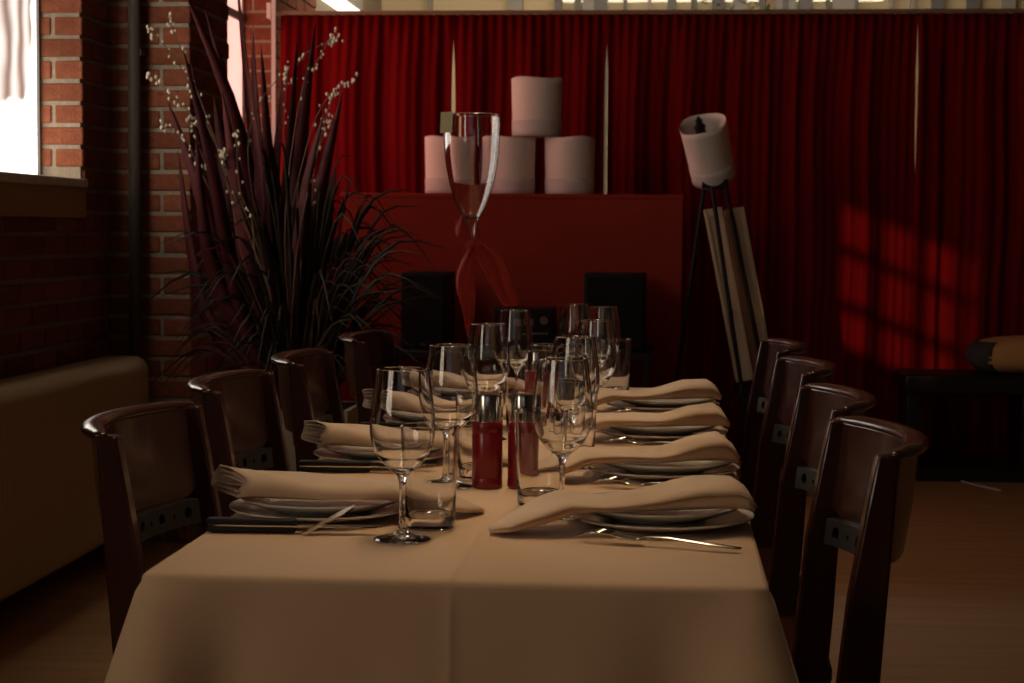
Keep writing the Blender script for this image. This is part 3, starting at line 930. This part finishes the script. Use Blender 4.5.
def napkin_mesh(seed, side, bend=0.03):
    """cloth folded into a flat roll: a flattened spiral swept along x; outer end on the plates, tail falling to the table"""
    rnd = random.Random(seed)
    TURN, NT = 2.8, 22
    L0, L1 = -0.118, 0.222
    NS = 30
    ph = rnd.uniform(0, 6.28)
    tail_h = rnd.uniform(0.9, 1.15)
    v = []; f = []
    npts = int(TURN * NT) + 1
    for i in range(NS + 1):
        s = i / NS
        x = lerp(L0, L1, s)
        tl = max(0.0, (x - 0.085) / (L1 - 0.085))            # tail beyond the plate rim
        H = interp([(-0.118, 0.044), (-0.08, 0.040), (0.0, 0.029), (0.08, 0.024), (0.14, 0.024), (0.19, 0.018), (0.222, 0.004)], x)
        W = interp([(-0.118, 0.108), (0.0, 0.120), (0.08, 0.112), (0.15, 0.112), (0.20, 0.08), (0.222, 0.015)], x)
        if side == 'R':
            H *= interp([(-0.118, 1.0), (-0.04, 0.95), (0.02, 0.80), (0.3, 0.8)], x)
            H += 0.008 * smooth01(tl * 3) * (1 - smooth01(tl * 1.3 - 0.3))
            H *= interp([(-0.118, 0.35), (-0.110, 0.75), (-0.095, 1.05), (-0.05, 1.1), (0.0, 0.95), (0.3, 1)], x)
        base = interp([(-0.118, 0.0), (0.05, 0.0), (0.09, 0.0), (0.118, -0.006), (0.15, -0.017), (0.19, -0.0245), (0.222, -0.0255)], x)
        cy = 0.007 * sin(3.1 * s + ph) + (0.022 * tl * tl if side == 'R' else bend * tl)
        for k in range(npts):
            th = 2 * pi * k / NT                               # k = 0 is the outside end of the sheet
            q = max(1 - 0.29 * (th / (2 * pi)), 0.2)
            a = -pi / 2 - th * (1 if side == 'L' else -1) + (pi * 1.5 + 0.25 if side == 'L' else pi / 2 + 0.15)
            ca, sa = cos(a), sin(a)
            yy = 0.5 * W * (1 - 0.10 * (1 - q)) * math.copysign(abs(ca) ** 0.55, ca) * (0.55 + 0.45 * q)
            zz = 0.5 * H * q * math.copysign(abs(sa) ** 0.62, sa)
            zz += 0.5 * H
            xx = x
            if side == 'L':
                xx += -0.62 * yy * smooth01((0.0 - x) / 0.11) - 0.012 * (1 - q) * 0 + 0.004 * sin(3 * a + seed) * smooth01((-0.09 - x) / 0.02)
            sag = (0.0022 * sin(26 * x + ph) + 0.0024 * sin(41 * x + 60 * yy + 2 * ph)) * (zz / max(H, 0.004))
            # the tail arches: underside hollow on the camera side
            lift = 0.006 * tail_h * sin(pi * min(1, tl)) * (0.6 - ca * 0.4)
            v.append((xx, yy + cy, base + zz + sag + lift))
    for i in range(NS):
        for k in range(npts - 1):
            f.append((i * npts + k, i * npts + k + 1, (i + 1) * npts + k + 1, (i + 1) * npts + k))
    me = bpy.data.meshes.new('napkin')
    me.from_pydata(v, [], f)
    me.shade_smooth()
    me.materials.append(M_napkin)
    return me

def make_fork(label):
    t = root('fork', (0, 0, 0), label, 'fork', 'steel forks beside the right-hand plates')
    # lies along +x (handle) ; tines towards -x
    prof = [(-0.035, 0.0125, 0.012), (-0.02, 0.013, 0.007), (0.0, 0.009, 0.006), (0.012, 0.004, 0.009), (0.04, 0.0034, 0.010), (0.09, 0.005, 0.006), (0.125, 0.0068, 0.004), (0.132, 0.004, 0.004)]
    secs = [[(x, -w_, z), (x, w_, z), (x, w_ * 0.8, z + 0.0024), (x, -w_ * 0.8, z + 0.0024)] for x, w_, z in prof[2:]]
    obj('handle', MB().sections(secs), M_steel, t, smooth=False, bevel=0.0008, seg=1)
    secs = [[(x, -w_, z), (x, w_, z), (x, w_, z + 0.0022), (x, -w_, z + 0.0022)] for x, w_, z in prof[:3]]
    obj('head', MB().sections(secs), M_steel, t, bevel=0.0006, seg=1)
    for k in range(4):
        y = (k - 1.5) * 0.0072
        obj('tine', MB().tube([(-0.033, y, 0.013), (-0.055, y, 0.013), (-0.080, y, 0.006)], [0.0023, 0.0021, 0.0011], 6), M_steel, t, smooth=True)
    return t
def make_knife(label):
    t = root('table_knife', (0, 0, 0), label, 'knife', 'black-handled knives beside the left-hand plates')
    # handle along -x, blade along +x, standing on its edge side
    def scale(z0, z1):
        return MB().sections([[(x, -h, z0), (x, h, z0), (x, h, z1), (x, -h, z1)] for x, h in ((-0.115, 0.008), (-0.108, 0.011), (-0.05, 0.0095), (0.0, 0.0085))])
    obj('handle_scale', scale(0.0, 0.0075), M_black, t, bevel=0.002)
    obj('handle_scale', scale(0.0095, 0.017), M_black, t, bevel=0.002)
    obj('tang', MB().sections([[(x, -h, 0.0075), (x, h, 0.0075), (x, h, 0.0095), (x, -h, 0.0095)] for x, h in ((-0.113, 0.0075), (-0.05, 0.009), (0.012, 0.008))]), M_steel, t)
    obj('blade', MB().sections([[(x, -a, 0.0078), (x, b_, 0.0078), (x, b_, 0.0092), (x, -a, 0.0088)] for x, a, b_ in ((0.012, 0.008, 0.008), (0.05, 0.010, 0.008), (0.085, 0.009, 0.007), (0.105, 0.002, 0.006))]), M_steel, t)
    return t

# wine glass, tumbler
def wine_prof():
    foot = [(0.0, 0.0), (0.033, 0.0), (0.035, 0.0015), (0.030, 0.0035), (0.016, 0.006), (0.0065, 0.012), (0.0042, 0.025), (0.0038, 0.055), (0.0045, 0.073)]
    bowl = [(0.0045, 0.073), (0.009, 0.083), (0.020, 0.092), (0.030, 0.103), (0.037, 0.117), (0.0408, 0.133), (0.0410, 0.150), (0.0385, 0.175), (0.0350, 0.200), (0.0330, 0.2145)]
    o = smooth_prof(bowl, 4)
    t = 0.0011
    inner = [(max(0, r - t * (1.4 if z < 0.1 else 1)), z + (t * 1.6 if z < 0.105 else t * 0.35 if z < 0.12 else 0)) for r, z in o if z > 0.086]
    return smooth_prof(foot, 3)[:-1] + o + [(0.0330 - t / 2, 0.2151)] + inner[::-1] + [(0.004, inner[0][1] - 0.0016), (0.0, inner[0][1] - 0.002)]
def smooth_prof(pr, sub=2):
    # Catmull-Rom refinement of a profile
    out = []
    for k in range(len(pr) - 1):
        p0, p1, p2, p3 = pr[max(k - 1, 0)], pr[k], pr[k + 1], pr[min(k + 2, len(pr) - 1)]
        for s in range(sub):
            t = s / sub
            q = []
            for d in (0, 1):
                q.append(0.5 * (2 * p1[d] + (p2[d] - p0[d]) * t + (2 * p0[d] - 5 * p1[d] + 4 * p2[d] - p3[d]) * t * t + (3 * p1[d] - p0[d] - 3 * p2[d] + p3[d]) * t ** 3))
            out.append((max(0.0, q[0]), q[1]))
    out.append(pr[-1])
    return out
me_wine = lathe_closed(wine_prof(), 56).mesh('wine_glass', True); me_wine.materials.append(M_glass)
tum = [(0.0, 0.001), (0.030, 0.0), (0.0325, 0.002), (0.0332, 0.008), (0.0352, 0.06), (0.0384, 0.132), (0.0385, 0.1345), (0.0378, 0.1355), (0.0371, 0.1345), (0.0370, 0.132), (0.0338, 0.06), (0.0316, 0.020), (0.029, 0.0155), (0.0, 0.0145)]
me_tum = lathe_closed(tum, 48).mesh('water_tumbler', True); me_tum.materials.append(M_glass)
for me in (me_tum, me_wine):
    me.set_sharp_from_angle(angle=rad(28))

ZT = TZ + 0.0015
SIDES = {'L': ('radiator side', -0.462, [2.40, 2.985, 3.57, 4.12], 0.0), 'R': ('right side', -0.004, [2.385, 2.87, 3.40, 3.93], pi)}
random.seed(21)
for sd, (txt, px, ylist, rz) in SIDES.items():
    for i, y in enumerate(ylist):
        d = place('dinner_plate', me_dinner, None, None, (px, y, ZT)); d.rotation_euler[2] = random.random() * 6
        tag(d, 'white dinner plate, lower of the stack on the %s, %s' % (txt, WHICH[i]), 'plate', 'white plates on the table')
        p2 = place('side_plate', me_small, None, None, (px + random.uniform(-.006, .006), y + random.uniform(-.006, .006), ZT + 0.0085))
        p2.rotation_euler[2] = random.random() * 6
        tag(p2, 'smaller white plate under the folded napkin on the %s, %s' % (txt, WHICH[i]), 'plate', 'white plates on the table')
        me = napkin_mesh(31 + i + (10 if sd == 'R' else 0), sd, 0.075 if i == 0 else 0.025)
        nk = place('napkin', me, None, None, (px + random.uniform(-.004, .004), y - 0.034 if sd == 'L' else y - 0.045, ZT + 0.0265), (0, 0, rz + rad(random.uniform(-4, 4)) + (rad(9) if sd == 'R' else 0)))
        solidify(nk, 0.0016)
        tag(nk, 'folded peach cloth napkin on the plates of the %s, %s' % (txt, WHICH[i]), 'napkin', 'folded napkins on the plates')
kn0 = make_knife('')
for i, y in enumerate(SIDES['L'][2]):
    k = kn0 if i == 0 else copy_tree(kn0)
    k.location = (-0.468, y - 0.143, ZT + 0.0005); k.rotation_euler = (0, 0, rad(random.uniform(1, 6)))
    k['label'] = 'black-handled knife lying by the plates on the radiator side, %s' % WHICH[i]
fk0 = make_fork('')
for i, y in enumerate(SIDES['R'][2]):
    k = fk0 if i == 0 else copy_tree(fk0)
    k.location = (-0.030, y - 0.163, ZT); k.rotation_euler = (0, 0, rad(random.uniform(-24, -17)))
    k['label'] = 'steel fork lying by the plates on the right side, %s' % WHICH[i]

bk = root('butter_knife', (-0.452, 2.243, ZT + 0.002), 'small bright butter knife tip leaning on the nearest left plate', 'knife', None, rad(24))
bk.rotation_euler = (0, rad(-26), rad(24))
obj('handle', MB().sections([[(x, -w_, 0), (x, w_, 0), (x, w_, 0.003), (x, -w_, 0.003)] for x, w_ in ((-0.004, 0.004), (0.0, 0.0055), (0.03, 0.005))]), M_steel, bk)
obj('blade', MB().sections([[(x, -w_, 0.0004), (x, w_, 0.0004), (x, w_, 0.002), (x, -w_, 0.002)] for x, w_ in ((0.028, 0.005), (0.036, 0.009), (0.055, 0.0095), (0.068, 0.006), (0.072, 0.002))]), M_steel, bk)
WG = [(-0.326, 2.225, 'left row, nearest the camera'), (-0.322, 2.70, 'left row, second from the camera'), (-0.327, 3.32, 'left row, third from the camera'), (-0.327, 3.90, 'left row, farthest'),
      (-0.137, 2.435, 'right row, nearest the camera'), (-0.147, 2.95, 'right row, second from the camera'), (-0.134, 3.50, 'right row, third from the camera'), (-0.142, 4.14, 'right row, farthest'),
      (-0.215, 4.27, 'far end of the table between the two rows')]
for x, y, l in WG:
    tag(place('wine_glass', me_wine, None, None, (x, y, ZT)), 'empty clear wine glass, ' + l, 'wine glass', 'wine glasses on the table')
TM = [(-0.303, 2.315, 'behind the nearest left wine glass'), (-0.173, 2.53, 'beside the red mill, under the nearest right wine glass'), (-0.288, 2.80, 'behind the second left wine glass'),
      (-0.150, 3.05, 'behind the second right wine glass'), (-0.270, 3.45, 'by the third left wine glass'), (-0.20, 3.62, 'by the third right wine glass'), (-0.258, 4.00, 'by the farthest left wine glass'), (-0.115, 4.22, 'by the farthest right wine glass')]
for x, y, l in TM:
    o = tag(place('water_tumbler', me_tum, None, None, (x, y, ZT)), 'empty clear water tumbler ' + l, 'tumbler', 'water tumblers on the table')

def mill(x, y, label):
    t = root('pepper_mill', (x, y, ZT), label, 'pepper mill', 'red mills on the table')
    obj('body', MB().lathe(smooth_prof([(0, 0), (0.0225, 0), (0.0232, 0.002), (0.0232, 0.014), (0.0224, 0.0155), (0.0232, 0.017), (0.0232, 0.083), (0.0224, 0.0845), (0.0232, 0.086), (0.0232, 0.098), (0.022, 0.1), (0, 0.1)], 1), 40), M_redleather, t, smooth=False, bevel=0)
    o = t.children[-1]; o.data.shade_smooth(); o.data.set_sharp_from_angle(angle=rad(35))
    obj('steel_top', MB().lathe([(0, 0.1), (0.0185, 0.1), (0.0185, 0.136), (0.017, 0.141), (0.009, 0.1425), (0, 0.143)], 32), M_steel, t)
    o = t.children[-1]; o.data.shade_smooth(); o.data.set_sharp_from_angle(angle=rad(35))
mill(-0.266, 2.70, 'red mill with steel top in the middle of the table, nearest')
mill(-0.212, 2.705, 'red mill seen through the nearest right-hand tumbler')
mill(-0.264, 3.70, 'red mill farther back in the middle of the table')

# giant decorative glass at the far end of the table
GX, GY = -0.474, 4.38
gg = root('giant_goblet', (GX, GY, ZT), 'giant champagne goblet with a red ribbon at the far end of the table', 'goblet')
gfoot = [(0.0, 0.0), (0.066, 0.0), (0.070, 0.003), (0.060, 0.007), (0.03, 0.012), (0.011, 0.03), (0.0075, 0.07), (0.0068, 0.2), (0.0075, 0.36), (0.010, 0.395)]
gbowl = smooth_prof([(0.010, 0.395), (0.018, 0.415), (0.034, 0.445), (0.051, 0.49), (0.0635, 0.55), (0.0685, 0.61), (0.0680, 0.668)], 5)
gin = [(r - 0.0014, z + (0.0008 if z < 0.5 else 0)) for r, z in gbowl if z > 0.42]
go = smooth_prof(gfoot, 3)[:-1] + gbowl + [(0.0686, 0.6690), (0.0680, 0.6702), (0.0664, 0.6702), (0.0660, 0.6690)] + gin[::-1] + [(0.006, gin[0][1] - 0.004), (0.0, gin[0][1] - 0.005)]
obj('glass_body', MB().lathe(go, 56), M_glass, gg, smooth=True).data.set_sharp_from_angle(angle=rad(28))
def ribbon(pts, widths, tw, name):
    pts = [Vector(p) for p in pts]
    n = 24
    def cr(s):
        k = min(int(s * (len(pts) - 1)), len(pts) - 2); t = s * (len(pts) - 1) - k
        p0, p1, p2, p3 = pts[max(k - 1, 0)], pts[k], pts[k + 1], pts[min(k + 2, len(pts) - 1)]
        return 0.5 * (2 * p1 + (p2 - p0) * t + (2 * p0 - 5 * p1 + 4 * p2 - p3) * t * t + (3 * p1 - p0 - 3 * p2 + p3) * t ** 3)
    def fn(u, v):
        c = cr(v); wd = interp(widths, v)
        a = tw * v
        s = u - 0.5
        return (c.x + s * wd * cos(a), c.y + s * wd * sin(a) * 0.6 + 0.006 * sin(4 * pi * u + 5 * v), c.z + 0.12 * s * wd)
    me = grid_mesh(name, 10, n, fn)
    o = place(name, me, M_ribbon, gg)
    solidify(o, 0.0008)
ribbon([(-0.012, -0.014, 0.425), (-0.010, -0.016, 0.395), (0.0, -0.014, 0.365), (0.012, -0.016, 0.34)], [(0, 0.045), (0.5, 0.06), (1, 0.02)], 0.3, 'ribbon_loop')
ribbon([(0.008, -0.016, 0.355), (-0.006, -0.018, 0.31), (-0.012, -0.018, 0.26), (-0.004, -0.016, 0.20), (0.0, -0.016, 0.13)], [(0, 0.02), (0.35, 0.045), (0.6, 0.045), (1, 0.012)], 0.3, 'ribbon_tail')
ribbon([(0.008, -0.016, 0.36), (0.040, -0.016, 0.33), (0.062, -0.018, 0.29), (0.085, -0.018, 0.24), (0.105, -0.02, 0.205)], [(0, 0.02), (0.35, 0.06), (0.7, 0.05), (1, 0.045)], -0.3, 'ribbon_tail')
obj('ribbon_knot', MB().lathe([(0, -0.014), (0.012, -0.010), (0.0165, 0), (0.012, 0.010), (0, 0.014)], 14), M_ribbon, gg, (0.002, -0.008, 0.352), smooth=True)
cd = place('price_card', MB().box((-0.018, -0.0008, 0), (0.018, 0.0008, 0.05)).mesh('price_card'), M_card, None, (GX - 0.056, GY - 0.056, ZT + 0.622), (rad(-3), 0, rad(-30)))
tag(cd, 'small pale yellow card clipped to the rim of the giant goblet', 'card')

# ------------------------------------------------------------------ big potted plant
PXc, PYc = -1.235, 6.12
PZ = 0.53
pl = root('potted_plant', (PXc, PYc, 0), 'tall burgundy sword-leaved plant with budding twigs in a beige planter', 'plant')
mb = MB().sections([[(-a, -a, z), (a, -a, z), (a, a, z), (-a, a, z)] for z, a in ((0.0, 0.15), (PZ, 0.175))], cap=False)
pot = MB()
pot.sections([[(-a, -a, z), (a, -a, z), (a, a, z), (-a, a, z)] for z, a in ((0.0, 0.150), (PZ, 0.178))][:2], cap=False)
pot.sections([[(-a, -a, z), (a, -a, z), (a, a, z), (-a, a, z)] for z, a in ((PZ, 0.178), (PZ, 0.160), (PZ - 0.05, 0.157))], cap=False)
pot.add([(-.15, -.15, 0), (.15, -.15, 0), (.15, .15, 0), (-.15, .15, 0)], [(0, 1, 2, 3)])
obj('planter', pot, M_pot, pl)
obj('soil', MB().box((-0.157, -0.157, PZ - 0.08), (0.157, 0.157, PZ - 0.045)), M_soil, pl)

def blade_mesh(pts, wmax, name, fold=0.25, tipk=1.0, base=0.45):
    """sword leaf: V-folded strip along a curve, with thickness"""
    pts = [Vector(p) for p in pts]
    n = 10
    def cr(s):
        k = min(int(s * (len(pts) - 1)), len(pts) - 2); t = s * (len(pts) - 1) - k
        p0, p1, p2, p3 = pts[max(k - 1, 0)], pts[k], pts[k + 1], pts[min(k + 2, len(pts) - 1)]
        return 0.5 * (2 * p1 + (p2 - p0) * t + (2 * p0 - 5 * p1 + 4 * p2 - p3) * t * t + (3 * p1 - p0 - 3 * p2 + p3) * t ** 3)
    v = []; f = []
    th = 0.0012
    az = random.uniform(-0.7, 0.7)
    for i in range(n + 1):
        s = i / n
        c = cr(s); tg = (cr(min(1, s + 0.02)) - cr(max(0, s - 0.02))).normalized()
        sdv = tg.cross(Vector((sin(az), -cos(az), 0.0))).normalized()
        nr = sdv.cross(tg).normalized()
        wd = wmax * (lerp(base, 1, smooth01(s / 0.35)) if s < 0.35 else (1 - ((s - 0.35) / 0.65) ** 1.8)) * 0.5
        wd = max(wd, 0.0006)
        v += [c - sdv * wd + nr * wd * fold, c, c + sdv * wd + nr * wd * fold, c - nr * th]
    for i in range(n):
        a = 4 * i; b_ = a + 4
        for k in range(3):
            pass
        f += [(a, a + 1, b_ + 1, b_), (a + 1, a + 2, b_ + 2, b_ + 1), (a + 2, a + 3, b_ + 3, b_ + 2), (a + 3, a, b_, b_ + 3)]
    me = bpy.data.meshes.new(name)
    me.from_pydata([tuple(p) for p in v], [], f)
    me.shade_smooth()
    return me

def pos_px(px, py, dy=0.0):
    """point of the plant's own upright plane (a little nearer or farther by dy), relative to the planter base"""
    Y = PYc + dy
    d = R3.to_3x3() @ Vector(((px - 512) / 1800.0, -(py - 341.5) / 1800.0, -1))
    t = Y / d.y
    return Vector((d.x * t - PXc, Y - PYc, 1.14 + d.z * t))
random.seed(5)
TALL = [((262, 250), (232, 110), (183, -12), 11), ((250, 280), (236, 130), (205, 10), 8), ((268, 260), (252, 120), (236, -30), 9), ((228, 300), (200, 190), (166, 98), 10), ((238, 300), (212, 170), (183, 48), 9),
        ((275, 250), (258, 130), (253, 25), 9), ((280, 260), (268, 150), (261, 45), 8), ((292, 270), (300, 150), (316, 20), 10), ((300, 290), (318, 200), (343, 90), 11), ((286, 250), (290, 140), (297, 40), 7),
        ((240, 300), (222, 220), (190, 60), 10), ((255, 300), (240, 200), (222, 90), 12), ((296, 300), (306, 190), (325, 110), 8), ((215, 330), (192, 250), (178, 150), 8), ((270, 300), (276, 190), (284, 70), 12),
        ((246, 290), (228, 180), (214, 95), 13), ((262, 280), (262, 180), (246, 60), 12), ((236, 320), (206, 240), (196, 130), 10), ((306, 320), (326, 240), (336, 160), 9)]
for (m1, m2, tip, wd) in TALL:
    dy = random.uniform(-0.14, 0.14)
    b0 = Vector((random.uniform(-0.10, 0.06), random.uniform(-0.10, 0.10), PZ - 0.06))
    me = blade_mesh([b0, pos_px(*m1, dy * 0.6), pos_px(*m2, dy), pos_px(*tip, dy * 1.3)], wd * 1.75 / 275, 'sword_leaf', 0.3)
    place('sword_leaf', me, M_leafred, pl)
# arching dark grass leaves
for i in range(285):
    a = random.uniform(0, 2 * pi)
    rr0 = random.uniform(0.0, 0.10)
    b0 = Vector((rr0 * cos(a) - 0.02, rr0 * sin(a), PZ - 0.06))
    reach = random.uniform(0.10, 0.50); hgt = random.uniform(0.25, 0.95) * (1.22 - reach)
    a += random.uniform(-0.5, 0.5)
    d = Vector((cos(a), sin(a) * 0.55, 0))
    fall = random.uniform(-0.02, 0.22) * (reach / 0.4)
    p1 = b0 + d * reach * 0.22 + Vector((0, 0, hgt * 0.55)); p2 = b0 + d * reach * 0.6 + Vector((0, 0, hgt * 0.95)); p3 = b0 + d * reach + Vector((0, 0, hgt - fall))
    # keep the leaves clear of the pier behind and to the left
    lim = PX + 0.02 - PXc
    for q in (p1, p2, p3):
        if q.y + PYc > PY0 - 0.03 and q.x < lim + 0.05: q.y = PY0 - 0.03 - PYc
    me = blade_mesh([b0, p1, p2, p3], random.uniform(0.008, 0.017), 'grass_leaf', 0.3)
    place('grass_leaf', me, M_leafdark if random.random() < 0.8 else M_leafred, pl)
# budding twigs
TW = [((262, 260), (205, 120), (176, 60), (147, 28)), ((258, 260), (200, 130), (176, 100), (150, 74)), ((255, 250), (208, 120), (185, 60), (168, 18)), ((285, 240), (300, 100), (318, 60), (334, 32)),
      ((290, 250), (306, 150), (326, 100), (354, 78)), ((296, 260), (318, 150), (330, 105), (336, 90)), ((280, 250), (290, 120), (300, 60), (340, 38)), ((262, 250), (248, 150), (262, 100), (290, 66)),
      ((250, 270), (200, 170), (185, 140), (160, 124)), ((285, 270), (290, 190), (284, 130), (288, 70)), ((250, 280), (232, 200), (222, 160), (226, 150)), ((300, 280), (312, 200), (316, 160), (330, 120)),
      ((262, 280), (252, 220), (240, 190), (236, 130)), ((245, 280), (215, 190), (200, 150), (190, 118))]
for tw in TW:
    dy = random.uniform(-0.16, 0.05)
    b0 = Vector((random.uniform(-0.06, 0.06), random.uniform(-0.08, 0.08), PZ - 0.06))
    P = [b0] + [pos_px(x, y, dy) for x, y in tw]
    fine = []
    for k in range(len(P) - 1):
        for s in range(6):
            t = s / 6
            p0, p1, p2, p3 = P[max(k - 1, 0)], P[k], P[k + 1], P[min(k + 2, len(P) - 1)]
            fine.append(0.5 * (2 * p1 + (p2 - p0) * t + (2 * p0 - 5 * p1 + 4 * p2 - p3) * t * t + (3 * p1 - p0 - 3 * p2 + p3) * t ** 3))
    fine.append(P[-1])
    tg = obj('twig', MB().tube(fine, [lerp(0.0035, 0.0012, i / len(fine)) for i in range(len(fine))], 5), M_twig, pl, smooth=True)
    mb = MB()
    for k in range(12, len(fine)):
        for q in range(random.choice((0, 1, 1, 2)) if k < len(fine) - 3 else 3):
            c = fine[k] + Vector((random.uniform(-.012, .012), random.uniform(-.012, .012), random.uniform(-.014, .014)))
            r = random.uniform(0.0035, 0.0075)
            mb.lathe([(0, -r * 1.3), (r * 0.85, -r * 0.3), (r * 0.7, r * 0.5), (0, r * 1.2)], 5, c)
    o = obj('buds', mb, M_bud, tg); o['kind'] = 'stuff'

# small green plant on the far window sill
gp = root('sill_plant', (-2.065, 8.72, 1.156), 'small green leafy plant on the far window sill behind the burgundy leaves', 'plant')
obj('pot', MB().lathe([(0, 0), (0.045, 0), (0.058, 0.10), (0.05, 0.10), (0.047, 0.085), (0, 0.085)], 18), M_white, gp)
random.seed(9)
for k in range(26):
    a = random.uniform(0, 6.28); rch = random.uniform(0.02, 0.075)
    d = Vector((cos(a), sin(a), 0)); h = random.uniform(0.12, 0.42)
    place('leaf', blade_mesh([Vector((0, 0, 0.08)), d * rch * 0.4 + Vector((0, 0, 0.08 + h * 0.5)), d * rch * 0.8 + Vector((0, 0, 0.08 + h * 0.85)), d * rch + Vector((0, 0, 0.08 + h * 0.9))], 0.035, 'leaf', 0.2), M_green, gp)
